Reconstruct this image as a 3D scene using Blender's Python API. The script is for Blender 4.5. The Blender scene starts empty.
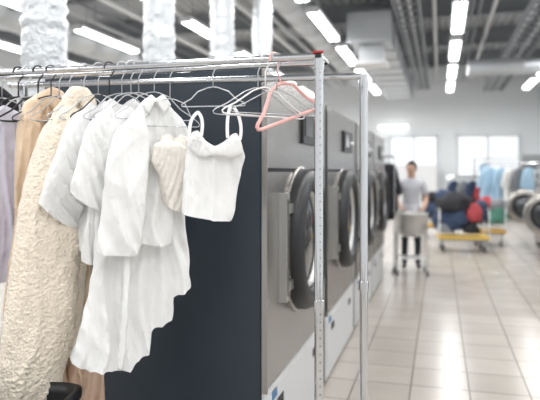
import bpy, bmesh, math, random
import numpy as np
from mathutils import Vector, Matrix, noise
from mathutils.geometry import delaunay_2d_cdt
random.seed(5)
S = bpy.context.scene
C = bpy.context.collection
CAMZ = 1.54

# ------------------------------------------------------------------ materials
def mat(name, col, rough=0.5, metal=0.0, emit=0.0, bump=0.0, bscale=20.0, var=0.0, vscale=5.0,
        stretch=(1,1,1), sheen=0.0, coat=0.0, voronoi=False, alpha=None, trans=0.0, bdist=0.01):
    m = bpy.data.materials.new(name); m.use_nodes = True
    nt = m.node_tree; b = nt.nodes['Principled BSDF']
    b.inputs['Base Color'].default_value = (*col, 1)
    b.inputs['Roughness'].default_value = rough
    b.inputs['Metallic'].default_value = metal
    if emit:
        b.inputs['Emission Color'].default_value = (1, 1, 1, 1)
        b.inputs['Emission Strength'].default_value = emit
    if sheen: b.inputs['Sheen Weight'].default_value = sheen
    if coat: b.inputs['Coat Weight'].default_value = coat
    if trans: b.inputs['Transmission Weight'].default_value = trans
    tc = nt.nodes.new('ShaderNodeTexCoord'); mp = nt.nodes.new('ShaderNodeMapping')
    mp.inputs['Scale'].default_value = stretch
    nt.links.new(tc.outputs['Object'], mp.inputs['Vector'])
    if var:
        n = nt.nodes.new('ShaderNodeTexNoise'); n.inputs['Scale'].default_value = vscale
        n.inputs['Detail'].default_value = 4
        nt.links.new(mp.outputs[0], n.inputs['Vector'])
        r = nt.nodes.new('ShaderNodeMix'); r.data_type = 'RGBA'
        r.inputs[6].default_value = (*[c*(1-var) for c in col], 1)
        r.inputs[7].default_value = (*[min(1, c*(1+var)) for c in col], 1)
        nt.links.new(n.outputs['Fac'], r.inputs[0]); nt.links.new(r.outputs[2], b.inputs['Base Color'])
    if bump:
        if voronoi:
            n = nt.nodes.new('ShaderNodeTexVoronoi'); n.feature='SMOOTH_F1'; out = n.outputs['Distance']
        else:
            n = nt.nodes.new('ShaderNodeTexNoise'); n.inputs['Detail'].default_value = 5; out = n.outputs['Fac']
        n.inputs['Scale'].default_value = bscale
        nt.links.new(mp.outputs[0], n.inputs['Vector'])
        bp = nt.nodes.new('ShaderNodeBump'); bp.inputs['Strength'].default_value = bump
        bp.inputs['Distance'].default_value = bdist
        bp.invert = voronoi
        nt.links.new(out, bp.inputs['Height']); nt.links.new(bp.outputs[0], b.inputs['Normal'])
    return m

M = {}
M['white_cloth'] = mat('white_cotton', (.87,.87,.865), .9, bump=.2, bscale=70, bdist=.003)
M['white_cloth2'] = mat('white_linen', (.85,.85,.84), .9, bump=.25, bscale=90, bdist=.003)
M['cream_cloth'] = mat('cream_cotton', (.84,.80,.74), .9, bump=.3, bscale=60, bdist=.003)
M['lilac'] = mat('lilac_cotton', (.60,.58,.66), .85, bump=.3, bscale=20)
M['satin'] = mat('beige_satin', (.72,.55,.39), .38, bump=.3, bscale=8, sheen=.2)
M['tan'] = mat('tan_lining', (.68,.48,.36), .6, bump=.3, bscale=9)
M['fleece'] = mat('teddy_fleece', (.90,.80,.665), 1.0, bump=.75, bscale=100, voronoi=True, var=.06, vscale=50, sheen=.5, bdist=.010)
M['black_cloth'] = mat('black_cloth', (.02,.02,.025), .85, bump=.3, bscale=15)
M['navy_cloth'] = mat('navy_cloth', (.03,.05,.10), .85, bump=.3, bscale=15)
M['blue_cloth'] = mat('blue_cloth', (.38,.55,.70), .85, bump=.3, bscale=15)
M['red_cloth'] = mat('red_cloth', (.36,.05,.06), .85, bump=.3, bscale=15)
M['green_cloth'] = mat('green_cloth', (.10,.28,.22), .85, bump=.3, bscale=15)
M['grey_cloth'] = mat('grey_cloth', (.22,.23,.25), .85, bump=.3, bscale=15)
M['chrome'] = mat('chrome', (.68,.69,.71), .12, 1.0)
M['wire'] = mat('hanger_wire', (.50,.51,.53), .3, .9)
M['pink'] = mat('pink_plastic', (.86,.48,.45), .35)
M['whitepl'] = mat('white_plastic', (.85,.84,.83), .35)
M['blackpl'] = mat('black_plastic', (.012,.012,.014), .38)
M['rubber'] = mat('black_rubber', (.014,.015,.018), .42)
M['steel'] = mat('brushed_steel', (.36,.345,.33), .26, .9, bump=.08, bscale=30, stretch=(1,1,22), var=.06, vscale=6)
M['steel_l'] = mat('light_steel', (.56,.56,.55), .32, .85)
M['navy'] = mat('navy_panel', (.022,.034,.048), .42, 0, var=.08, vscale=1.5)
M['plinth'] = mat('white_enamel', (.60,.61,.62), .4)
M['dark'] = mat('dark_seam', (.03,.03,.035), .7)
M['glass'] = mat('dark_glass', (.03,.035,.04), .08, 0, coat=.5)
M['duct'] = mat('foil_duct', (.58,.60,.62), .35, .6, bump=.7, bscale=14, bdist=.03)
M['duct_r'] = mat('galvanised_duct', (.50,.52,.54), .42, .35, var=.08, vscale=3)
M['paintw'] = mat('white_paint', (.70,.71,.72), .5)
M['beam'] = mat('grey_beam', (.27,.29,.31), .55)
M['wall'] = mat('wall_paint', (.82,.85,.87), .8, var=.03, vscale=2)
M['tube'] = mat('light_tube', (1,1,1), .5, emit=8)
M['orange'] = mat('orange_paint', (.72,.42,.08), .5)
M['yellow'] = mat('yellow_paint', (.75,.50,.10), .5)
M['skin'] = mat('skin', (.56,.35,.26), .55)
M['hair'] = mat('dark_hair', (.02,.017,.015), .6, bump=.4, bscale=60)
M['tee'] = mat('grey_tshirt', (.50,.51,.55), .9, bump=.3, bscale=15)
M['trouser'] = mat('dark_trousers', (.03,.035,.045), .85, bump=.3, bscale=12)
M['eye'] = mat('eye_white', (.8,.8,.8), .3)
M['lip'] = mat('lips', (.5,.2,.18), .5)
M['red'] = mat('red_plastic', (.5,.03,.03), .5)
M['bluel'] = mat('blue_label', (.05,.16,.35), .5)
M['winglass'] = mat('window_pane', (.8,.85,.9), .3, emit=.42)  # emissive pane, added so the far end reads bright

def ceiling_mat():
    m = bpy.data.materials.new('ceiling_metal'); m.use_nodes = True; nt = m.node_tree
    b = nt.nodes['Principled BSDF']; b.inputs['Roughness'].default_value = .6
    tc = nt.nodes.new('ShaderNodeTexCoord'); w = nt.nodes.new('ShaderNodeTexWave')
    w.bands_direction = 'X'; w.inputs['Scale'].default_value = 1.6
    nt.links.new(tc.outputs['Object'], w.inputs['Vector'])
    r = nt.nodes.new('ShaderNodeValToRGB')
    r.color_ramp.elements[0].color = (.44,.46,.48,1); r.color_ramp.elements[1].color = (.60,.62,.64,1)
    nt.links.new(w.outputs['Fac'], r.inputs[0]); nt.links.new(r.outputs[0], b.inputs['Base Color'])
    bp = nt.nodes.new('ShaderNodeBump'); bp.inputs['Distance'].default_value = .05
    nt.links.new(w.outputs['Fac'], bp.inputs['Height']); nt.links.new(bp.outputs[0], b.inputs['Normal'])
    return m
M['ceil'] = ceiling_mat()
def floor_mat():
    m = bpy.data.materials.new('floor_tiles'); m.use_nodes = True; nt = m.node_tree
    b = nt.nodes['Principled BSDF']
    tc = nt.nodes.new('ShaderNodeTexCoord'); br = nt.nodes.new('ShaderNodeTexBrick')
    br.offset = 0; br.squash = 1
    br.inputs['Scale'].default_value = 1.0
    br.inputs['Brick Width'].default_value = .40; br.inputs['Row Height'].default_value = .40
    br.inputs['Mortar Size'].default_value = .006; br.inputs['Mortar Smooth'].default_value = .3
    br.inputs['Color1'].default_value = (.47,.43,.385,1); br.inputs['Color2'].default_value = (.53,.49,.44,1)
    br.inputs['Mortar'].default_value = (.22,.20,.175,1)
    nt.links.new(tc.outputs['Object'], br.inputs['Vector'])
    n = nt.nodes.new('ShaderNodeTexNoise'); n.inputs['Scale'].default_value = 3; n.inputs['Detail'].default_value = 6
    nt.links.new(tc.outputs['Object'], n.inputs['Vector'])
    mx = nt.nodes.new('ShaderNodeMix'); mx.data_type = 'RGBA'; mx.blend_type = 'MULTIPLY'
    mx.inputs[0].default_value = .15
    nt.links.new(br.outputs['Color'], mx.inputs[6]); nt.links.new(n.outputs['Fac'], mx.inputs[7])
    nt.links.new(mx.outputs[2], b.inputs['Base Color'])
    mr = nt.nodes.new('ShaderNodeMapRange'); mr.inputs[3].default_value = .14; mr.inputs[4].default_value = .32
    nt.links.new(n.outputs['Fac'], mr.inputs[0]); nt.links.new(mr.outputs[0], b.inputs['Roughness'])
    bp = nt.nodes.new('ShaderNodeBump'); bp.invert = True; bp.inputs['Distance'].default_value = .002
    nt.links.new(br.outputs['Fac'], bp.inputs['Height']); nt.links.new(bp.outputs[0], b.inputs['Normal'])
    return m
M['floor'] = floor_mat()

# ------------------------------------------------------------------ mesh builder
class B:
    def __init__(s): s.v=[]; s.f=[]; s.m=[]; s.mats=[]; s.sm=[]
    def mi(s, k):
        if k not in s.mats: s.mats.append(k)
        return s.mats.index(k)
    def add(s, vs, fs, k, smooth=False):
        o=len(s.v); s.v += [tuple(v) for v in vs]; i=s.mi(k)
        for f in fs: s.f.append([o+a for a in f]); s.m.append(i); s.sm.append(smooth)
    def box(s, c, d, k, rot=None):
        vs=[]
        for x in (-.5,.5):
            for y in (-.5,.5):
                for z in (-.5,.5):
                    p=Vector((x*d[0],y*d[1],z*d[2]))
                    if rot: p=rot@p
                    vs.append(p+Vector(c))
        s.add(vs,[(0,1,3,2),(4,6,7,5),(0,4,5,1),(2,3,7,6),(0,2,6,4),(1,5,7,3)],k)
    def frame(s, d):
        d=Vector(d).normalized(); a=Vector((0,0,1)) if abs(d.z)<.9 else Vector((1,0,0))
        u=d.cross(a).normalized(); w=d.cross(u).normalized(); return d,u,w
    def lathe(s, c, axis, prof, k, n=32, closed=False):
        d,u,w=s.frame(axis); c=Vector(c); vs=[]; fs=[]
        for r,h in prof:
            for i in range(n):
                a=2*math.pi*i/n; vs.append(c+d*h+(u*math.cos(a)+w*math.sin(a))*r)
        P=len(prof)
        for j in range(P-1 if not closed else P):
            j2=(j+1)%P
            for i in range(n):
                i2=(i+1)%n; fs.append((j*n+i,j*n+i2,j2*n+i2,j2*n+i))
        s.add(vs,fs,k,True)
    def cyl(s,p0,p1,r,k,n=16,r2=None):
        p0=Vector(p0);p1=Vector(p1);L=(p1-p0).length;r2=r if r2 is None else r2
        s.lathe(p0,p1-p0,[(r*.001,0),(r,0),(r,0.0001),(r2,L-.0001),(r2,L),(r2*.001,L)],k,n)
    def tube(s, pts, r, k, n=8):
        pts=[Vector(p) for p in pts]; vs=[]; fs=[]; pu=None
        for i,p in enumerate(pts):
            t=(pts[min(i+1,len(pts)-1)]-pts[max(i-1,0)]).normalized()
            if pu is None: _,u,_=s.frame(t)
            else: u=(pu-t*pu.dot(t)).normalized()
            pu=u; w=t.cross(u)
            rr=r[i] if isinstance(r,(list,tuple)) else r
            for j in range(n):
                a=2*math.pi*j/n; vs.append(p+(u*math.cos(a)+w*math.sin(a))*rr)
        for i in range(len(pts)-1):
            for j in range(n):
                j2=(j+1)%n; fs.append((i*n+j,i*n+j2,(i+1)*n+j2,(i+1)*n+j))
        fs.append(tuple(range(n-1,-1,-1))); fs.append(tuple((len(pts)-1)*n+j for j in range(n)))
        s.add(vs,fs,k,True)
    def ell(s,c,r,k,n=16,f=None):
        vs=[];fs=[];c=Vector(c);m=n//2+2
        for i in range(m):
            th=math.pi*i/(m-1)
            for j in range(n):
                a=2*math.pi*j/n
                p=Vector((math.sin(th)*math.cos(a)*r[0],math.sin(th)*math.sin(a)*r[1],math.cos(th)*r[2]))
                if f:p=f(p)
                vs.append(c+p)
        for i in range(m-1):
            for j in range(n):
                j2=(j+1)%n; fs.append((i*n+j,(i+1)*n+j,(i+1)*n+j2,i*n+j2))
        s.add(vs,fs,k,True)
    def obj(s,name,loc=(0,0,0),rz=0,parent=None,bevel=0):
        me=bpy.data.meshes.new(name); me.from_pydata(s.v,[],s.f)
        for k in s.mats: me.materials.append(M[k])
        me.polygons.foreach_set('material_index',s.m); me.polygons.foreach_set('use_smooth',s.sm); me.update()
        bm=bmesh.new(); bm.from_mesh(me); bmesh.ops.recalc_face_normals(bm,faces=bm.faces); bm.to_mesh(me); bm.free()
        o=bpy.data.objects.new(name,me); C.objects.link(o); o.location=loc; o.rotation_euler[2]=rz
        if parent: o.parent=parent
        if bevel:
            md=o.modifiers.new('bevel','BEVEL'); md.width=bevel; md.segments=2; md.limit_method='ANGLE'; md.angle_limit=.8
        return o
def empty(name,loc=(0,0,0),rz=0):
    e=bpy.data.objects.new(name,None); C.objects.link(e); e.location=loc; e.rotation_euler[2]=rz; e.empty_display_size=.1; return e

# ------------------------------------------------------------------ room
X0,X1,Y0,Y1,ZC=-11,4.2,-3.5,22,5.2
def simple(name,c,d,k,**kw):
    b=B(); b.box((0,0,0),d,k); return b.obj(name,c,**kw)
simple('floor',((X0+X1)/2,(Y0+Y1)/2,-.05),(X1-X0,Y1-Y0,.1),'floor')
simple('ceiling',((X0+X1)/2,(Y0+Y1)/2,ZC+.05),(X1-X0,Y1-Y0,.1),'ceil')
simple('wall_left',(X0-.05,(Y0+Y1)/2,ZC/2),(.1,Y1-Y0,ZC),'wall')
simple('wall_right',(X1+.05,(Y0+Y1)/2,ZC/2),(.1,Y1-Y0,ZC),'wall')
simple('wall_back',((X0+X1)/2,Y1+.05,ZC/2),(X1-X0,.1,ZC),'wall')
simple('baseboard_back',((X0+X1)/2,Y1-.02,.06),(X1-X0,.03,.12),'beam')
for i,(x,w) in enumerate([(-8,2.4),(-4.6,2.4),(-.9,1.6),(1.6,2.0)]):  # added framed glowing panels that brighten the plain back wall
    b=B(); b.box((0,0,0),(w,.03,1.4),'winglass')
    for dx in (-w/2,0,w/2): b.box((dx,-.03,0),(.06,.06,1.46),'paintw')
    for dz in (-.7,.7): b.box((0,-.03,dz),(w+.06,.06,.06),'paintw')
    b.obj('window_%d'%(i+1),(x,Y1-.03,2.1))
b=B(); b.box((0,0,1.05),(1.0,.05,2.1),'beam'); b.box((0,-.01,2.13),(1.12,.07,.06),'paintw')
for dx in (-.53,.53): b.box((dx,-.01,1.05),(.06,.07,2.1),'paintw')
b.cyl((.38,-.03,1.0),(.38,-.09,1.0),.02,'chrome'); b.obj('door_1',(3.2,Y1-.03,0))
# roof structure
b=B()
for y in np.arange(1.0,21.9,3.0):
    b.box((-3.4,y,ZC-.06),(15.1,.16,.02),'beam'); b.box((-3.4,y,ZC-.24),(15.1,.03,.36),'beam'); b.box((-3.4,y,ZC-.43),(15.1,.16,.02),'beam')
b.obj('ceiling_beams')
b=B()
for x in (-9,-7,-5,-3,-.1,1.0,3.1):
    b.cyl((x,-3,ZC-.52),(x,21.8,ZC-.52),.04,'paintw',10)
    for y in np.arange(1,21.9,3.0): b.box((x,y,ZC-.46),(.03,.03,.06),'beam')
for x in (.6,.75,2.2,-3.9,-6.5):
    b.cyl((x,-3,ZC-.50),(x,21.8,ZC-.50),.025,'beam',8)
b.obj('ceiling_pipes')
def tray(name,x,z,w,y0,y1,k='beam'):
    b=B()
    for dx in (-w/2,w/2): b.box((dx,(y0+y1)/2,0),(.03,y1-y0,.12),k)
    for y in np.arange(y0,y1,.45): b.box((0,y,-.04),(w,.05,.025),k)
    for i in range(4): b.cyl((-w/2+.08+i*(w-.16)/3,y0,-.01),(-w/2+.08+i*(w-.16)/3,y1,-.01),.022,'dark' if i%2 else 'paintw',8)
    for y in np.arange(y0+.5,y1,2.5):
        for dx in (-w/2,w/2): b.cyl((dx,y,0),(dx,y,ZC-z),.01,k,6)
    return b.obj(name,(x,0,z))
tray('cable_tray',-.55,4.45,.42,6,21.5)
tray('cable_tray',1.72,4.3,.55,5,21.5,'beam')
# horizontal ducts
b=B(); b.box((0,0,0),(.75,9,.5),'duct_r')
for y in np.arange(-4.5,4.6,1.0): b.box((0,y,0),(.82,.05,.57),'duct_r')
for y in (-4,0,4):
    for dx in (-.4,.4): b.cyl((dx,y,-.25),(dx,y,.99),.012,'beam',6)
b.box((0,-4.0,-.40),(.45,.5,.4),'duct_r'); b.box((0,-4.0,-.61),(.6,.65,.04),'paintw')
b.obj('air_duct',(-1.25,15.6,4.20),bevel=.01)
def rduct(name,p0,p1,r,k='duct_r'):
    p0=Vector(p0);p1=Vector(p1);L=(p1-p0).length; prof=[(r*.01,0)]
    n=int(L/.9)
    for i in range(n+1):
        h=L*i/n
        prof+=[(r,max(0,h-.03)),(r*1.05,max(0,h-.02)),(r*1.05,min(L,h+.02)),(r,min(L,h+.03))]
    prof+=[(r*.01,L)]
    b=B(); b.lathe(p0,p1-p0,prof,k,24)
    m=(p0+p1)/2
    for q in (p0.lerp(p1,.1),m,p0.lerp(p1,.9)): b.cyl(q,(q.x,q.y,ZC-.02),.012,'beam',6)
    return b.obj(name)
rduct('round_duct',(-2.5,9,4.5),(-2.5,21,4.5),.26,'duct_r')
rduct('spiral_duct',(-7.2,2,4.3),(-7.2,21,4.3),.3,'duct')
rduct('cross_duct',(.6,14.25,3.88),(4.1,14.25,3.88),.18,'duct_r')
rduct('ventilation_pipe',(3.0,7,4.5),(3.0,21,4.5),.2,'duct_r')
b=B()
for i,x in enumerate((-3.2,-3.45,-5.4)):
    b.cyl((x,3,4.62-.1*i),(x,21,4.62-.1*i),.05,'paintw' if i else 'duct_r',10)
    for y in (4.2,10.2,16.2,20.5): b.cyl((x,y,4.6-.1*i),(x,y,ZC),.008,'beam',6)
b.obj('service_pipes')

# lights
def light_fix(x,y,z=4.04,L=1.9,power=30,along='y'):
    b=B()
    b.box((0,0,.05),(.22,L,.05),'paintw')
    for dx in (-.05,.05):
        b.cyl((dx,-L/2+.03,0),(dx,L/2-.03,0),.032,'tube',10)
    for s in (-1,1):
        b.box((0,s*(L/2-.01),.02),(.22,.03,.09),'paintw')
        b.cyl((0,s*L*.35,.06),(0,s*L*.35,ZC-z),.006,'beam',6)
    o=b.obj('ceiling_light',(x,y,z))
    la=bpy.data.lights.new('lamp','AREA'); la.shape='RECTANGLE'; la.size=.16; la.size_y=L; la.energy=power
    la.color=(1,.99,.975)
    lo=bpy.data.objects.new('lamp',la); C.objects.link(lo); lo.parent=o; lo.location=(0,0,-.038)
    return o
for x in (-8.3,-6.1,-4.05,-1.92,.30,2.48):
    for k in range(-4,4):
        y=10.2+2.7*k
        if x<-5 and k<-3: continue
        light_fix(x,y,L=2.1,power=27 if k<2 else 36)
b=B(); b.box((0,.03,0),(1.1,.04,.14),'paintw'); b.cyl((-.5,-.02,0),(.5,-.02,0),.04,'tube',10); b.obj('wall_light',(-1.6,Y1-.05,3.15))

# ------------------------------------------------------------------ dryers
MX=-.81
def dryer(y0,first=False):
    W=1.47; D=1.19
    b=B()
    b.box((-D/2,W/2,1.26),(D,W,1.54),'navy')
    b.box((-D/2,W/2,.255),(D,W,.47),'navy')
    b.box((-D/2-.02,W/2,.01),(D-.1,W-.06,.02),'dark')
    b.box((.004,W/2,.255),(.014,W-.004,.465),'plinth')
    b.box((.006,W/2,1.02),(.02,W-.02,1.04),'steel')
    b.box((.008,W/2,1.79),(.025,W-.02,.46),'steel')
    b.box((.004,W/2,1.552),(.02,W-.02,.010),'dark')
    b.box((.012,.008,1.26),(.03,.016,1.54),'steel')
    b.box((.012,W-.012,1.26),(.03,.024,1.54),'steel_l')
    b.box((.028,W*.66,1.80),(.02,.46,.18),'blackpl'); b.box((.04,W*.6,1.81),(.006,.2,.11),'glass')
    for i in range(4): b.cyl((.036,W*.74+i*.05,1.80),(.05,W*.74+i*.05,1.80),.014,'whitepl',12)
    b.box((.010,W/2,.27),(.008,W*.9,.36),'plinth')
    b.box((.014,W*.2,.36),(.006,.12,.05),'dark'); b.box((.014,W*.8,.36),(.006,.12,.05),'dark')
    b.box((.014,W*.12,.43),(.006,.09,.04),'bluel')
    c=(.015,W/2,1.15)
    b.lathe(c,(1,0,0),[(.425,0),(.425,.012),(.41,.018)],'steel',48)
    b.lathe(c,(1,0,0),[(.405,.0),(.408,.055),(.395,.085),(.37,.10),(.335,.105),(.305,.095),(.285,.07),(.28,.04)],'rubber',48)
    b.lathe(c,(1,0,0),[(.285,.055),(.275,.07),(.262,.06),(.258,.045)],'steel_l',48)
    b.lathe(c,(1,0,0),[(.26,.05),(.2,.06),(.12,.068),(.001,.072)],'glass',40)
    b.box((.035,W/2-.44,1.15),(.04,.07,.56),'steel_l')
    b.box((.058,W/2-.44,1.15),(.01,.045,.50),'steel')
    b.box((.06,W/2+.43,1.15),(.08,.05,.16),'blackpl')
    for z in (.95,1.35): b.box((.05,W/2-.40,z),(.03,.08,.05),'steel_l')
    b.box((-D/2,-.004,1.02),(D-.01,.008,1.99),'navy')
    b.box((-D-.05,.5,1.5),(.12,.4,.5),'navy')
    return b.obj('tumble_dryer',(MX,y0,0),bevel=.006)
for i in range(4): dryer(2.717+1.58*i)
for i in range(4):
    y=3.2+1.58*i; r=.13
    b=B(); prof=[]
    n=126
    for j in range(n+1): prof.append((r*(1+.09*(j%2))+random.uniform(-.008,.008),5.1*j/n))
    b.lathe((0,0,0),(0,0,1),prof,'duct',24)
    b.cyl((.25,0,1.6),(-.02,0,1.6),.12,'duct')
    b.obj('exhaust_duct',(-2.36,y,0))
# ------------------------------------------------------------------ garment racks
def rack(name,pr,pl,z,r=.0145,twin=0,holes=False,base=.24,pr_r=1.25):
    a=math.atan2(pr[1]-pl[1],pr[0]-pl[0]); L=math.hypot(pr[0]-pl[0],pr[1]-pl[1])
    b=B()
    b.cyl((-L-.06,0,z),(.0,0,z),r,'chrome',20); b.ell((0.0,0,z),(r*1.15,r*1.15,r*1.15),'chrome')
    b.ell((-L-.06,0,z),(r*1.15,r*1.15,r*1.15),'chrome')
    if twin:
        b.cyl((-L-.06,twin,z),(.0,twin,z),r,'chrome',20)
        for x in (0,-L): b.box((x,twin/2,z-.002),(.03,twin+.03,.012),'steel_l')
        b.ell((0,twin,z),(r*1.1,)*3,'blackpl')
    for x in (0,-L):
        b.cyl((x,0,.09),(x,0,z+.004),r*pr_r,'chrome',24)
        b.cyl((x,0,1.02),(x,0,1.06),r*pr_r*1.2,'chrome',24)
        b.cyl((x,0,z-.05),(x,0,z-.012),r*pr_r*1.2,'chrome',24)
        if holes:
            q=r*pr_r
            for k in range(44):
                zz=.62+k*.03
                b.cyl((x+q*.45,-q*.88,zz),(x+q*.47,-q*.93,zz),.0022,'dark',8)
        b.cyl((x,-base,.09),(x,base,.09),r*1.2,'chrome',16)
        for s in (-1,1):
            y=s*(base-.02)
            b.cyl((x,y,.09),(x,y,.055),.01,'steel_l',10)
            b.cyl((x-.014,y,.034),(x+.014,y,.034),.034,'blackpl',18)
            b.box((x,y,.06),(.036,.03,.02),'steel_l')
    b.cyl((-L,0,.16),(0,0,.16),r*.9,'chrome',16)
    if holes: b.box((0,-.014,z+.012),(.04,.02,.006),'red'); b.box((0,-.0165,z-.002),(.022,.01,.014),'blackpl')
    return b.obj(name,(pr[0],pr[1],0),a)
RY=2.215; RZ=1.975
rack('clothes_rack',(-.436,RY),(-2.35,RY),RZ,twin=.115,holes=True,base=.2,pr_r=1.15)
rack('clothes_rack',(-.322,2.655),(-1.95,2.475),1.962,base=.17)

# ------------------------------------------------------------------ hangers
def hanger(px,phi,k='wire',r=.0022,w=.155,drop=.11,sl=.095,tilt=0,y=RY,z=RZ,hr=.021,parent=None):
    pts=[(math.cos(math.radians(200-15.7*i))*hr,0,math.sin(math.radians(200-15.7*i))*hr) for i in range(15)]
    pts+=[(hr*.9,0,-.018),(hr*.35,0,-.034),(0,0,-.05),(0,0,-drop)]
    b=B(); b.tube(pts,min(r,.0035),k,8)
    def side(s):
        return [(s*.02,0,-drop-.003),(s*.06,0,-drop-.018),(s*w*.7,0,-drop-sl*.72),(s*w*.95,0,-drop-sl*.97),(s*w,0,-drop-sl*1.06),(s*w*.985,0,-drop-sl*1.15),(s*w*.9,0,-drop-sl*1.18)]
    loop=[(0,0,-drop)]+side(1)+list(reversed(side(-1)))+[(0,0,-drop)]
    b.tube(loop,r,k,8)
    dz=.0145-hr+min(r,.0035)+.0045
    if parent: o=b.obj('hanger',(0,0,dz),0,parent=parent)
    else: o=b.obj('clothes_hanger',(px,y,z+dz),phi)
    o.rotation_euler[1]=tilt
    return o

# ------------------------------------------------------------------ garments
def catmull(pts,flags,step,rough,seed):
    n=len(pts); out=[]; fl=[]
    for i in range(n):
        p0,p1,p2,p3=[Vector(pts[(i+j-1)%n]) for j in range(4)]
        L=(p2-p1).length; m=max(1,int(L/step))
        for j in range(m):
            t=j/m
            q=.5*((2*p1)+(-p0+p2)*t+(2*p0-5*p1+4*p2-p3)*t*t+(-p0+3*p1-3*p2+p3)*t**3)
            lin=p1.lerp(p2,t); q=q*.5+lin*.5
            q=q+Vector((noise.noise((q.x*18,q.y*18,seed)),noise.noise((q.x*18,q.y*18,seed+9))))*rough
            out.append(q); fl.append(flags[i])
    return out,fl
def crease(v):
    return 1-2*abs(math.sin(v))**.8
def cloth(name,pat,org,k,T=.014,D=.03,opens=(),seed=1,step=.0075,fold=.02,flam=.05,wr=.0035,parent=None,yoff=0,
          hemgrow=1.0,fuzz=0,diag=0.0,rough=.004,fan=.9):
    """pat: outline in pattern units, org=(hook_u, scale_x, scale_z): metres from the hook."""
    u0,sx,sz=org
    pts=[((p[0]-u0)*sx,(172-p[1])*sz+CAMZ-RZ) for p in pat]
    flags=[i in opens for i in range(len(pts))]
    ol,fl=catmull(pts,flags,step,rough,seed)
    P=np.array([(q.x,q.y) for q in ol]); n=len(P)
    A=P; Bq=np.roll(P,-1,0); closed=np.array([not f for f in fl])
    xs=np.arange(P[:,0].min(),P[:,0].max(),step); zs=np.arange(P[:,1].min(),P[:,1].max(),step)
    rng=np.random.RandomState(seed)
    gx,gz=np.meshgrid(xs,zs); G=np.stack([gx.ravel(),gz.ravel()],1)+rng.uniform(-.2,.2,(gx.size,2))*step
    def dist(Q,mask):
        a=A[mask];b=Bq[mask];ab=b-a;l2=(ab**2).sum(1)+1e-12
        out=np.empty(len(Q))
        for s0 in range(0,len(Q),2000):
            q=Q[s0:s0+2000]
            t=np.clip(((q[:,None,:]-a[None])*ab[None]).sum(2)/l2[None],0,1)
            out[s0:s0+2000]=np.sqrt((((a[None]+ab[None]*t[...,None])-q[:,None,:])**2).sum(2)).min(1)
        return out
    inside=np.zeros(len(G),bool)
    for i in range(n):
        a=A[i];c=Bq[i]
        cond=((a[1]>G[:,1])!=(c[1]>G[:,1]))
        with np.errstate(divide='ignore',invalid='ignore'):
            xi=(c[0]-a[0])*(G[:,1]-a[1])/(c[1]-a[1]+1e-15)+a[0]
        inside^=cond&(G[:,0]<xi)
    G=G[inside]; G=G[dist(G,np.ones(n,bool))>step*.55]
    allp=[Vector(p) for p in np.concatenate([P,G])]
    vo,_,fo,ov,_,_=delaunay_2d_cdt(allp,[],[list(range(n))],1,1e-7)
    Q=np.array([(v.x,v.y) for v in vo])
    dc=dist(Q,closed) if closed.any() else np.full(len(Q),D)
    zt=P[:,1].max(); zb=P[:,1].min(); H=zt-zb; xm=.5*(P[:,0].min()+P[:,0].max())
    onb=dc<1e-5
    front=[];back=[]
    ca,sa=math.cos(.6),math.sin(.6)
    for i,(x,z) in enumerate(Q):
        t=min(1,dc[i]/D); pr=math.sqrt(max(0,1-(1-t)**2))
        g=((zt-z)/H)
        gg=.25+.75*g*hemgrow
        base=1.1*fold*noise.noise((x*4.5,z*2.2,seed*3.1))*2*gg
        xf=xm+(x-xm)/(1+fan*(g-.5)*.8)
        xx=xf+diag*z+.5*flam*noise.noise((x*5,z*3,seed+4.4))*2
        amp=.6+.9*noise.noise((x*7,z*2,seed+31.0))
        s1=crease(math.pi*xx/flam)*max(.15,amp)
        s2=crease(math.pi*(xx*1.9)/flam+2.1*noise.noise((x*6,z*3,seed+55)))*max(0,.45+noise.noise((x*8,z*2.5,seed+12.)))
        a1=x*ca+z*sa; b1=-x*sa+z*ca; a2=x*ca-z*sa; b2=x*sa+z*ca
        d1=1-3*abs(noise.noise((a1*16,b1*4,seed+2.2))); d2=1-3*abs(noise.noise((a2*18,b2*4,seed+6.2)))
        r2=1-3*abs(noise.noise((x*40,z*30,seed+17.7)))
        f=fold*gg*(.75*s1+.4*s2)+wr*(.9*d1+.8*d2+.15*r2)
        fz=fuzz*(noise.noise((x*75,z*75,seed))+.7*noise.noise((x*150,z*150,seed))) if fuzz else 0
        edge=.5+.5*pr
        front.append((x+fz*.5,yoff+base-(T*pr)-f*edge-fz,z+fz*.5))
        back.append((x,yoff+base+(T*pr)-f*edge*.6+.003,z))
    vs=list(front); bi=[]
    for i in range(len(Q)):
        if onb[i]:
            bi.append(i)
        else:
            bi.append(len(vs)); vs.append(back[i])
    fs=[];
    for f in fo:
        fs.append(tuple(f)); g=tuple(bi[a] for a in reversed(f)); fs.append(g)
    me=bpy.data.meshes.new(name); me.from_pydata(vs,[],fs); me.materials.append(M[k])
    me.polygons.foreach_set('use_smooth',[True]*len(fs)); me.update(); me.validate()
    o=bpy.data.objects.new(name,me); C.objects.link(o)
    if parent: o.parent=parent
    return o
def org(u0,sc,phi): return (u0,1/(sc*math.cos(phi-.2758)),1/sc)
def ribbon(b,pts,w,th,k):
    pts=[Vector(p) for p in pts]; vs=[];fs=[]
    for i,p in enumerate(pts):
        t=(pts[min(i+1,len(pts)-1)]-pts[max(i-1,0)]).normalized(); s=t.cross(Vector((0,1,0))).normalized()*w/2; q=Vector((0,th/2,0))
        vs+=[p-s-q,p+s-q,p+s+q,p-s+q]
    for i in range(len(pts)-1):
        for j in range(4): fs.append((i*4+j,i*4+(j+1)%4,(i+1)*4+(j+1)%4,(i+1)*4+j))
    b.add(vs,fs,k,False)

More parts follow.
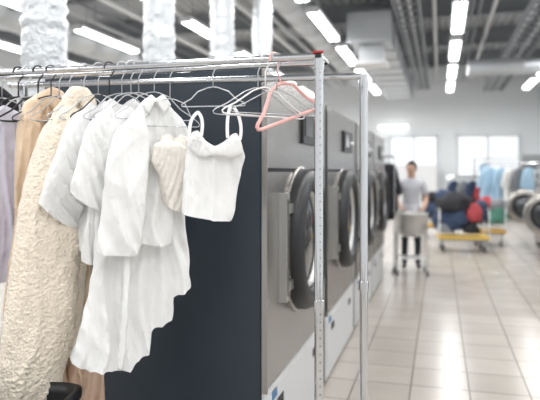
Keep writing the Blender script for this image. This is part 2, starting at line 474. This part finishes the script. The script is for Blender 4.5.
# dark shirt on the far left end
ph=.8; o_=org(-2,226,ph); e=empty('black_shirt',(-1.93,RY,RZ),ph); hanger(0,0,'blackpl',.004,parent=e)
cloth('body',[(-12,90),(0,82),(10,86),(22,98),(24,112),(16,130),(10,170),(10,240),(-30,240),(-34,110)],o_,'black_cloth',seed=4,opens=(7,),parent=e)
# lilac shirt
ph=.75; o_=org(8,229,ph); e=empty('lilac_shirt',(-1.765,RY,RZ),ph); hanger(0,0,'blackpl',.004,parent=e,w=.12)
cloth('body',[(-20,112),(-4,106),(8,112),(20,124),(26,160),(31,215),(31,272),(18,279),(-20,282),(-60,284),(-60,180),(-50,118)],o_,'lilac',seed=3,opens=(6,7,8),parent=e,T=.02)
# satin jacket
ph=.8; o_=org(38,232,ph); e=empty('satin_jacket',(-1.665,RY,RZ),ph); hanger(0,0,'blackpl',.004,parent=e)
cloth('body',[(28,104),(40,92),(48,88),(58,94),(66,110),(74,200),(88,300),(92,350),(94,420),(60,424),(20,420),(6,380),(10,300),(19,220),(22,150)],o_,'satin',seed=6,opens=(8,9),parent=e,fold=.024,flam=.07,wr=.006,T=.02)
cloth('sleeve',[(26,104),(36,98),(42,120),(42,170),(38,205),(26,216),(18,206),(18,160),(20,124)],o_,'satin',seed=7,opens=(4,5),parent=e,yoff=-.035,T=.025,fold=.016,flam=.04,wr=.009)
cloth('collar',[(34,104),(40,92),(48,87),(58,92),(62,104),(54,118),(46,106),(40,118)],o_,'satin',seed=8,parent=e,yoff=-.03,T=.014,D=.02,fold=.004)
cloth('lining',[(64,320),(76,338),(90,345),(93,430),(62,430)],o_,'tan',seed=9,parent=e,yoff=-.04,T=.012,opens=(3,))
# fleece coat
ph=.78; o_=org(70,236,ph); e=empty('teddy_fleece_coat',(-1.51,RY,RZ),ph); hanger(0,0,parent=e)
cloth('body',[(56,112),(64,100),(70,90),(80,90),(88,98),(94,112),(92,180),(86,250),(80,330),(74,352),(58,360),(40,340),(44,200),(50,140)],o_,'fleece',seed=11,opens=(9,10),parent=e,T=.035,D=.05,fold=.008,flam=.13,wr=.002,fuzz=.005,step=.0075)
cloth('sleeve',[(56,114),(66,104),(78,112),(82,150),(80,200),(76,270),(72,330),(64,365),(58,396),(38,402),(13,394),(12,350),(17,300),(23,240),(30,190),(42,140)],o_,'fleece',seed=12,opens=(8,9),parent=e,T=.055,D=.08,yoff=-.05,fold=.012,flam=.14,wr=.003,fuzz=.0055,step=.006)
cloth('collar',[(60,116),(62,98),(70,88),(82,88),(90,98),(92,118),(84,130),(76,104),(68,128)],o_,'fleece',seed=13,parent=e,T=.025,D=.03,yoff=-.05,fold=.004,wr=.002,fuzz=.005,step=.0075)
# T-shirts
ph=.80; o_=org(100,240,ph); e=empty('white_tshirt',(-1.372,RY,RZ),ph); hanger(0,0,parent=e)
cloth('body',[(84,112),(92,102),(99,107),(106,100),(116,110),(122,150),(124,260),(110,262),(84,250),(82,190),(78,150),(76,124)],o_,'white_cloth',seed=21,opens=(1,2,6,7),parent=e)
cloth('sleeve',[(80,114),(90,110),(94,150),(90,192),(82,228),(66,219),(51,202),(56,178),(66,145),(73,124)],o_,'white_cloth',seed=22,opens=(4,5),parent=e,yoff=-.03,T=.02,fold=.026,flam=.045,diag=.4)
ph=.80; o_=org(122,242,ph); e=empty('white_tshirt',(-1.262,RY,RZ),ph); hanger(0,0,parent=e)
cloth('body',[(104,110),(112,99),(122,105),(132,98),(142,110),(146,150),(146,256),(112,262),(88,258),(93,200),(96,150),(97,122)],o_,'white_cloth2',seed=23,opens=(1,2,6,7),parent=e)
cloth('sleeve',[(102,112),(112,108),(116,140),(110,172),(104,208),(88,203),(76,191),(82,160),(90,130)],o_,'white_cloth2',seed=24,opens=(4,5),parent=e,yoff=-.03,T=.02,fold=.026,flam=.045,diag=.4)
# long blouse / tunic
ph=.72; o_=org(140,244.6,ph); e=empty('white_tunic',(-1.185,RY,RZ),ph); hanger(0,0,parent=e)
cloth('body',[(118,116),(130,106),(140,112),(150,106),(166,120),(176,160),(184,232),(188,290),(172,300),(170,324),(153,332),(150,352),(134,368),(108,366),(82,353),(85,333),(93,300),(100,262),(102,200),(106,140)],o_,'white_cloth',seed=25,opens=(1,2,7,8,9,10,11,12,13,14),parent=e,fold=.036,flam=.07,wr=.005,T=.02,rough=.007)
cloth('placket',[(124,240),(130,240),(128,300),(124,360),(118,360),(122,300)],o_,'white_cloth',seed=26,parent=e,yoff=-.062,T=.003,D=.01,fold=.006,wr=.001)
# blouse (short sleeve)
ph=.66; o_=org(153,246,ph); e=empty('white_blouse',(-1.115,RY,RZ),ph); hanger(0,0,parent=e)
cloth('body',[(128,122),(140,104),(148,97),(153,102),(160,97),(168,106),(184,124),(188,140),(178,170),(172,200),(169,242),(150,245),(134,240),(120,236),(118,190),(116,150)],o_,'white_cloth2',seed=27,opens=(2,3,10,11,12),parent=e,fold=.028,flam=.055,wr=.005,T=.02)
cloth('sleeve',[(128,120),(140,110),(147,140),(144,190),(138,250),(118,252),(100,246),(104,210),(108,165),(116,134)],o_,'white_cloth',seed=28,opens=(4,5),parent=e,yoff=-.045,T=.022,fold=.028,flam=.05,wr=.005,diag=.15)
cloth('collar',[(140,106),(148,96),(153,100),(160,96),(167,105),(160,114),(153,104),(147,115)],o_,'white_cloth2',seed=29,parent=e,yoff=-.035,T=.006,D=.012,fold=.002,wr=.002)
# cream puff sleeve top
ph=.6; o_=org(170,248,ph); e=empty('cream_puff_sleeve_top',(-1.045,RY,RZ),ph); hanger(0,0,parent=e,w=.12,drop=.14)
cloth('body',[(160,140),(168,134),(174,138),(180,134),(190,140),(194,155),(188,200),(186,208),(168,208),(160,190)],o_,'cream_cloth',seed=31,parent=e,opens=(1,2,7),T=.015)
cloth('sleeve',[(153,146),(164,140),(178,143),(188,152),(192,180),(190,206),(178,212),(166,205),(160,178),(152,162)],o_,'cream_cloth',seed=32,parent=e,opens=(5,6),T=.022,D=.035,yoff=-.03,fold=.02,flam=.022,wr=.004,diag=-.25)
# camisole
ph=.34; o_=org(213,253.5,ph); e=empty('white_camisole',(-.862,RY,RZ),ph)
cloth('body',[(190,142),(193,133),(199,131),(206,141),(215,146),(224,142),(232,135),(238,134),(245,156),(240,180),(236,202),(232,221),(206,219),(183,212),(184,190),(185,165)],o_,'white_cloth',seed=33,parent=e,opens=(0,1,2,3,4,5,6,11,12),T=.022,D=.04,fold=.024,flam=.045,wr=.004)
cloth('ruffle',[(188,146),(193,134),(200,133),(207,143),(216,147),(225,143),(233,136),(239,137),(244,154),(230,158),(214,156),(200,158)],o_,'white_cloth2',seed=34,parent=e,T=.008,D=.02,yoff=-.028,fold=.012,flam=.018,wr=.003)
b=B()
def cp(u,v,y=0): return ((u-213)*o_[1],y,(172-v)*o_[2]+CAMZ-RZ)
for side in ([(191,140),(189,126),(192,116),(199,112)],[(202,136),(204,124),(203,116),(198,112)],[(228,138),(227,124),(228,112),(231,106)],[(240,140),(243,130),(241,116),(234,107)]):
    P4=[cp(*q,y=-.018+ (0.018*i/3)) for i,q in enumerate(side)]
    pp=[]
    for i in range(13):
        t=i/12; w=[(1-t)**3,3*t*(1-t)**2,3*t*t*(1-t),t**3]; pp.append(sum((Vector(P4[j])*w[j] for j in range(4)),Vector()))
    ribbon(b,pp,.013,.003,'white_cloth')
b.obj('straps',parent=e)
hanger(0,0,'wire',.0025,w=.125,drop=.10,sl=.065,tilt=-.02,parent=e)
# spare hangers
hanger(-.675,.9,'wire',.0022,w=.2,drop=.11)
hanger(-.60,.75,'wire',.0022,w=.19,drop=.12,sl=.08)
hanger(-.645,.95,'whitepl',.003,w=.2,drop=.11)
hanger(-.61,.95,'pink',.0075,w=.165,drop=.10,sl=.12,tilt=-.33)
for x in (-1.96,-2.02,-2.08,-1.85,-1.72,-1.60,-1.56,-1.44,-1.32,-1.22): hanger(x,.85+random.uniform(-.12,.12),random.choice(['wire','wire','blackpl']),.0028)

# black laundry bin under the coats
b=B()
def rr(w,d,z,r=.08,n=6):
    out=[]
    for cx,cy,a0 in ((w/2-r,d/2-r,0),(-w/2+r,d/2-r,90),(-w/2+r,-d/2+r,180),(w/2-r,-d/2+r,270)):
        for i in range(n): 
            a=math.radians(a0+90*i/(n-1)); out.append((cx+r*math.cos(a),cy+r*math.sin(a),z))
    return out
rings=[rr(.38,.28,.10),rr(.46,.34,.64),rr(.50,.38,.66),rr(.50,.38,.69),rr(.46,.34,.70),rr(.44,.32,.66),rr(.36,.26,.14)]
vs=[v for r_ in rings for v in r_]; m=len(rings[0]); fs=[]
for j in range(len(rings)-1):
    for i in range(m): fs.append((j*m+i,j*m+(i+1)%m,(j+1)*m+(i+1)%m,(j+1)*m+i))
fs.append(tuple(range(m))); fs.append(tuple((len(rings)-1)*m+i for i in range(m)))
b.add(vs,fs,'blackpl',True)
for sx in (-.14,.14):
    for sy in (-.09,.09): b.cyl((sx-.012,sy,.04),(sx+.012,sy,.04),.04,'rubber',16); b.box((sx,sy,.085),(.05,.04,.04),'steel_l')
b.obj('laundry_bin',(-1.56,1.88,0),.25)

# ------------------------------------------------------------------ small hanging racks far away
def mini_rack(nm0,x,y,z,L,items,rz=0):
    b=B(); b.cyl((-L/2,0,z),(L/2,0,z),.014,'chrome',12)
    for s in (-1,1):
        b.cyl((s*L/2,0,.08),(s*L/2,0,z),.014,'chrome',12); b.cyl((s*L/2,-.22,.08),(s*L/2,.22,.08),.014,'chrome',12)
        for t in (-.2,.2): b.cyl((s*L/2-.012,t,.035),(s*L/2+.012,t,.035),.035,'blackpl',12)
    b.obj(nm0,(x,y,0),rz)
    for i,(dx,k,w,h,nm,ph) in enumerate(items):
        px=x+dx*math.cos(rz); py=y+dx*math.sin(rz)
        e=empty(nm,(px,py,z),rz+ph)
        hanger(0,0,'wire',.003,w=w*.45,drop=.08,parent=e)
        zt=-.10
        pat=[(-.05,zt),(.0,zt-.03),(.05,zt),(w/2,zt-.09),(w/2+.1,zt-.45),(w/2-.0,zt-.5),(w/2-.03,zt-.3),(w/2,-h),(-w/2,-h),(-w/2+.03,zt-.3),(-w/2,zt-.5),(-w/2-.1,zt-.45),(-w/2,zt-.09)]
        pat=[(p[0],172-(p[1]-CAMZ+RZ)) for p in pat]
        cloth('body',pat,(0,1,1),k,seed=40+i+int(x*7),parent=e,step=.025,T=.03,D=.08,opens=(0,1,7,4,10),fold=.02,flam=.1)
mini_rack('garment_rail',-1.15,9.45,1.78,.95,[(.38,'black_cloth',.42,.95,'black_jacket',.9),(.20,'navy_cloth',.42,1.0,'navy_shirt',.9),(.02,'black_cloth',.42,.9,'black_jacket',.9),(-.16,'grey_cloth',.42,.95,'grey_jacket',.9),(-.34,'navy_cloth',.42,.95,'navy_shirt',.9)])
mini_rack('rolling_garment_rack',1.65,15.6,1.75,1.3,[(-.45,'blue_cloth',.5,.95,'blue_shirt',.3),(-.2,'blue_cloth',.45,.85,'blue_shirt',.8),(.0,'white_cloth',.45,.9,'white_shirt',.8),(.2,'grey_cloth',.45,.9,'grey_shirt',.8),(.42,'blue_cloth',.45,.9,'blue_shirt',.8)])
mini_rack('uniform_rail',1.0,18.2,1.4,1.6,[(-.6,'navy_cloth',.45,.9,'navy_uniform',.8),(-.35,'grey_cloth',.45,.85,'grey_uniform',.8),(-.1,'navy_cloth',.45,.9,'navy_uniform',.8),(.15,'red_cloth',.42,.85,'red_uniform',.8),(.4,'navy_cloth',.45,.9,'navy_uniform',.8),(.62,'grey_cloth',.45,.9,'grey_uniform',.8)])

# ------------------------------------------------------------------ heaps of laundry on trolleys
def heap(b,c,r,k,seed):
    def f(p):
        n=noise.noise((p.x*5+seed,p.y*5,p.z*5))*.32+noise.noise((p.x*13+seed,p.y*13,p.z*13))*.16
        q=p*(1+n); q.z=max(q.z,-r[2]*.5); return q
    b.ell(c,r,k,28,f)
def trolley(x,y,w,d,h,k,heaps,name='laundry_trolley',rz=0):
    b=B()
    b.box((0,0,h),(w,d,.05),k); b.box((0,0,h-.04),(w-.06,d-.06,.04),'beam')
    for sx in (-1,1):
        for sy in (-1,1):
            b.cyl((sx*(w/2-.1)-.02,sy*(d/2-.08),.075),(sx*(w/2-.1)+.02,sy*(d/2-.08),.075),.075,'rubber',16)
            b.box((sx*(w/2-.1),sy*(d/2-.08),(h-.02+.12)/2),(.05,.05,max(.03,h-.12)),'steel_l')
            b.cyl((sx*(w/2-.02),sy*(d/2-.02),h),(sx*(w/2-.02),sy*(d/2-.02),h+.55),.014,'steel_l',10)
        b.cyl((sx*(w/2-.02),-d/2+.02,h+.55),(sx*(w/2-.02),d/2-.02,h+.55),.014,'steel_l',10)
        b.cyl((sx*(w/2-.02),-d/2+.02,h+.28),(sx*(w/2-.02),d/2-.02,h+.28),.01,'steel_l',10)
    o=b.obj(name,(x,y,0),rz,bevel=.004)
    b=B()
    for i,(c,r,kk) in enumerate(heaps): heap(b,(c[0],c[1],h+.03+c[2]),r,kk,i*3.3+x)
    b.obj('laundry_heap',(0,0,0),0,parent=o)
trolley(.42,12.3,.95,.6,.28,'yellow',[((-.18,0,.26),(.36,.26,.30),'navy_cloth'),((-.15,-.03,.58),(.34,.24,.25),'black_cloth'),((-.08,-.2,.32),(.16,.1,.2),'navy_cloth'),((.22,-.10,.40),(.15,.2,.24),'red_cloth'),((.36,.08,.42),(.15,.2,.28),'navy_cloth'),((-.32,-.12,.14),(.16,.14,.16),'grey_cloth'),((.14,-.2,.12),(.16,.1,.13),'black_cloth')],rz=.1)
trolley(1.0,13.5,.7,.6,.3,'orange',[((-.1,0,.25),(.24,.24,.28),'black_cloth'),((.15,0,.28),(.22,.24,.3),'green_cloth'),((-.05,-.02,.52),(.20,.2,.18),'red_cloth'),((.15,-.1,.5),(.16,.14,.16),'grey_cloth')],rz=-.1)
trolley(.0,14.6,.8,.6,.3,'orange',[((0,0,.3),(.34,.26,.32),'navy_cloth'),((.1,0,.60),(.25,.22,.20),'navy_cloth'),((-.2,0,.6),(.2,.2,.18),'black_cloth')])

# ------------------------------------------------------------------ washers on the right with open doors
def washer(y,hgt=1.45,dopen=True):
    b=B(); W=1.05; D=1.1
    b.box((D/2,W/2,hgt/2+.05),(D,W,hgt-.1),'steel'); b.box((D/2,W/2,.05),(D-.06,W-.06,.1),'dark')
    b.box((-.012,W/2,hgt-.14),(.03,W-.04,.22),'steel_l'); b.box((-.03,W*.4,hgt-.14),(.01,.3,.12),'blackpl')
    b.lathe((-.0,W/2,.85),(-1,0,0),[(.36,0),(.36,.04),(.30,.06),(.27,.03),(.26,-.3),(.001,-.32)],'steel_l',36)
    if dopen: c=Vector((-.36,W-.05,.87)); ax=Vector((-.25,-1,0)).normalized()
    else: c=Vector((-.03,W/2,.87)); ax=Vector((-1,0,0))
    b.lathe(c,ax,[(.33,-.03),(.335,.02),(.30,.05),(.235,.05),(.21,.02)],'steel',36)
    b.lathe(c,ax,[(.25,.045),(.22,.055),(.20,.03)],'rubber',36)
    b.lathe(c,ax,[(.215,.02),(.16,.07),(.1,.09),(.001,.10)],'glass',30)
    b.lathe(c,-ax,[(.33,.03),(.2,.035),(.001,.036)],'rubber',30)
    b.box((-.02,W-.05,.87),(.08,.07,.3),'beam')
    b.box((D/2,W/2,hgt+.05),(D*.8,W*.7,.12),'beam')
    b.cyl((D*.6,W/2,hgt),(D*.6,W/2,3.2),.09,'duct_r',14)
    return b.obj('washing_machine',(1.95,y,0),bevel=.008)
for y,dd in ((6.6,0),(7.85,0),(9.1,1),(10.35,0),(11.6,1),(12.85,0)): washer(y,1.45 if y<12 else 1.6,dd)
b=B()
for y in (8.5,14.9,20.5): b.box((0,y,ZC/2),(.3,.3,ZC),'paintw'); b.box((0,y,.6),(.33,.33,.02),'beam')
b.obj('column',(3.6,0,0))
# shelving + cabinets on the far end
b=B()
for x in (-1.2,1.2):
    for y in (-.22,.22): b.box((x,y,1.0),(.05,.05,2.0),'steel_l')
for z in (.2,.8,1.4,1.98): b.box((0,0,z),(2.45,.5,.04),'steel_l')
random.seed(9)
for z in (.22,.82,1.42):
    x=-1.05
    while x<.95:
        w=random.uniform(.25,.45); h=random.uniform(.2,.42); b.box((x+w/2,0,z+h/2),(w-.03,.38,h),random.choice(['white_cloth','blue_cloth','grey_cloth','paintw','cream_cloth'])); x+=w
b.obj('linen_shelf',(2.3,20.9,0),bevel=.01)
b=B(); b.box((0,0,.95),(1.6,.6,1.7),'paintw'); b.box((0,-.31,.95),(.02,.02,1.6),'beam'); b.box((0,0,.05),(1.5,.5,.1),'dark')
for s in (-.08,.08): b.cyl((s,-.33,.9),(s,-.33,1.15),.012,'chrome',8)
b.obj('storage_cabinet',(-.9,21.4,0),bevel=.01)

# ------------------------------------------------------------------ steel tub cart
b=B()
b.lathe((0,0,.56),(0,0,1),[(.001,0),(.14,.01),(.215,.06),(.245,.16),(.25,.34),(.262,.345),(.262,.36),(.245,.36),(.238,.33),(.23,.16),(.2,.08),(.001,.03)],'steel_l',36)
for sx in (-1,1):
    for sy in (-1,1):
        b.cyl((sx*.22,sy*.2,.09),(sx*.2,sy*.17,.74),.013,'steel_l',10)
        b.cyl((sx*.22-.012,sy*.2,.045),(sx*.22+.012,sy*.2,.045),.045,'rubber',14); b.box((sx*.22,sy*.2,.09),(.03,.03,.03),'steel_l')
    b.cyl((sx*.215,-.19,.25),(sx*.215,.19,.25),.01,'steel_l',8)
    b.cyl((-.215,sx*.19,.25),(.215,sx*.19,.25),.01,'steel_l',8)
b.box((0,0,.25),(.42,.37,.015),'steel_l')
b.tube([(-.2,.2,.74),(-.2,.27,.9),(-.17,.285,.93),(.17,.285,.93),(.2,.27,.9),(.2,.2,.74)],.012,'steel_l',10)
b.obj('tub_cart',(-.42,9.33,0),.15)

# ------------------------------------------------------------------ person
def skin_mesh(vs,es,rad,sub=2,root=0):
    me=bpy.data.meshes.new('t'); me.from_pydata(vs,es,[]); o=bpy.data.objects.new('t',me); C.objects.link(o)
    md=o.modifiers.new('s','SKIN'); md.use_smooth_shade=True
    sv=me.skin_vertices[0].data
    for i,r in enumerate(rad):
        sv[i].radius=r if isinstance(r,tuple) else (r,r); sv[i].use_root=(i==root)
    ms=o.modifiers.new('ss','SUBSURF'); ms.levels=sub; ms.render_levels=sub
    dg=bpy.context.evaluated_depsgraph_get(); dg.update()
    m2=bpy.data.meshes.new_from_object(o.evaluated_get(dg)); bpy.data.objects.remove(o); bpy.data.meshes.remove(me)
    v=[tuple(x.co) for x in m2.vertices]; f=[tuple(p.vertices) for p in m2.polygons]; return v,f
pe=empty('laundry_worker',(-.44,9.86,0),.12)
vs=[(0,0,.93),(0,.005,1.08),(0,.01,1.24),(0,.0,1.36),(0,-.005,1.44),(0,-.02,1.52)]
rad=[(.150,.105),(.130,.098),(.150,.108),(.135,.09),(.060,.058),(.050,.052)]
es=[(i,i+1) for i in range(5)]
for s in (-1,1):
    o=len(vs)
    vs+=[(s*.165,.0,1.375),(s*.215,.02,1.22),(s*.235,.02,1.11),(s*.205,-.10,1.02),(s*.165,-.22,.965)]
    rad+=[.062,.052,.043,.038,.027]; es+=[(3,o),(o,o+1),(o+1,o+2),(o+2,o+3),(o+3,o+4)]
    o=len(vs)
    vs+=[(s*.085,0,.85),(s*.095,-.005,.66),(s*.10,-.015,.49),(s*.105,.01,.28),(s*.105,.02,.09),(s*.115,-.06,.045),(s*.12,-.13,.038)]
    rad+=[.095,.078,.062,.055,.045,.042,.034]; es+=[(0,o)]+[(o+i,o+i+1) for i in range(6)]
v,f=skin_mesh(vs,es,rad,2,0)
b=B(); groups={}
for fc in f:
    c=sum((Vector(v[i]) for i in fc),Vector())/len(fc)
    if c.z>1.445: k='skin'
    elif abs(c.x)>.15 and c.z<1.19 and c.z>.9 and (c.y<-.03 or abs(c.x)>.18) and c.z<1.17: k='skin'
    elif c.z>.90: k='tee'
    elif c.z>.085: k='trouser'
    else: k='blackpl'
    groups.setdefault(k,[]).append(fc)
b.v=list(v)
for k,fl in groups.items():
    i=b.mi(k)
    for fc in fl: b.f.append(list(fc)); b.m.append(i); b.sm.append(True)
b.obj('body',parent=pe)
for s in (-1,1):
    W=Vector((s*.165,-.22,.965)); P_=Vector((s*.15,-.285,.965))
    hv=[W,P_]; hr=[(.024,.018),(.034,.016)]; he=[(0,1)]
    v,f=skin_mesh([tuple(q) for q in hv],he,hr,2,0); b=B(); b.add(v,f,'skin',True)
    for i in range(4):
        off=(-.028+.0185*i); L=[.9,1.05,1.0,.8][i]
        base=Vector((s*(.150+off*1.0),-.29,.968))
        ch=[base,base+Vector((0,-.026*L,.004)),base+Vector((0,-.042*L,-.018)),base+Vector((0,-.034*L,-.038))]
        v,f=skin_mesh([tuple(q) for q in ch],[(0,1),(1,2),(2,3)],[.0088,.0085,.008,.007],1,0); b.add(v,f,'skin',True)
    th=[Vector((s*.125,-.255,.958)),Vector((s*.108,-.28,.95)),Vector((s*.112,-.305,.94))]
    v,f=skin_mesh([tuple(q) for q in th],[(0,1),(1,2)],[.011,.0095,.008],1,0); b.add(v,f,'skin',True)
    b.obj('hand_left' if s>0 else 'hand_right',parent=pe)
b=B()
for s in (-1,1):
    d=Vector((s*.05,.02,-.17)).normalized()
    b.lathe((s*.172,.002,1.35),d,[(.055,0),(.064,.06),(.062,.13),(.064,.175),(.058,.174),(.045,.10)],'tee',20)
b.lathe((0,.005,.885),(0,0,1),[(.13,-.005),(.152,0),(.150,.06),(.14,.12),(.12,.14)],'tee',28)
b.obj('shirt_hem',parent=pe)
b=B()
def hf(p):
    q=p.copy()
    if q.z<0: 
        t=-q.z/.115; q.x*=1-.32*t*t; q.y*=1-.12*t
        if q.y<0: q.y-=.008*t
    if q.y>0: q.y*=1.1
    return q
b.ell((0,0,0),(.074,.090,.115),'skin',24,hf)
b.ell((0,-.094,-.012),(.012,.016,.018),'skin',10); b.ell((0,-.088,.008),(.008,.012,.022),'skin',10)
for s in (-1,1):
    b.ell((s*.029,-.080,.010),(.014,.008,.008),'eye',12); b.ell((s*.029,-.087,.010),(.006,.004,.006),'hair',8)
    b.ell((s*.030,-.084,.028),(.017,.006,.0035),'hair',8); b.ell((s*.077,.008,-.002),(.009,.019,.030),'skin',10)
b.ell((0,-.085,-.050),(.023,.008,.007),'lip',12)
def hairf(p):
    q=p.copy(); n=noise.noise((q.x*40,q.y*40,q.z*40))*.006
    q*=1+n*6
    if q.y<-.03 and q.z<.045: q.y=-.03+ (q.y+.03)*.1
    return q
b.ell((0,.014,.022),(.084,.100,.108),'hair',24,hairf)
b.ell((0,.10,.05),(.045,.04,.045),'hair',14)
ho=b.obj('head',(0,-.03,1.590),parent=pe); ho.rotation_euler=(.28,0,-.45)
b=B(); b.tube([(0,-.012,1.46),(0,-.022,1.52),(0,-.028,1.56)],[.056,.052,.05],'skin',16); b.obj('neck',parent=pe)

# ------------------------------------------------------------------ world, camera
w=bpy.data.worlds.new('world'); S.world=w; w.use_nodes=True
w.node_tree.nodes['Background'].inputs[0].default_value=(.97,.985,1,1); w.node_tree.nodes['Background'].inputs[1].default_value=.92
cam=bpy.data.cameras.new('camera'); co=bpy.data.objects.new('camera',cam); C.objects.link(co)
co.location=(0,0,CAMZ); co.rotation_euler=(math.pi/2,0,math.radians(15.8))
cam.sensor_width=36; cam.lens=40; cam.shift_y=-28/540
cam.dof.use_dof=True; cam.dof.focus_distance=2.38; cam.dof.aperture_fstop=1.8
S.camera=co
S.view_settings.view_transform='Standard'
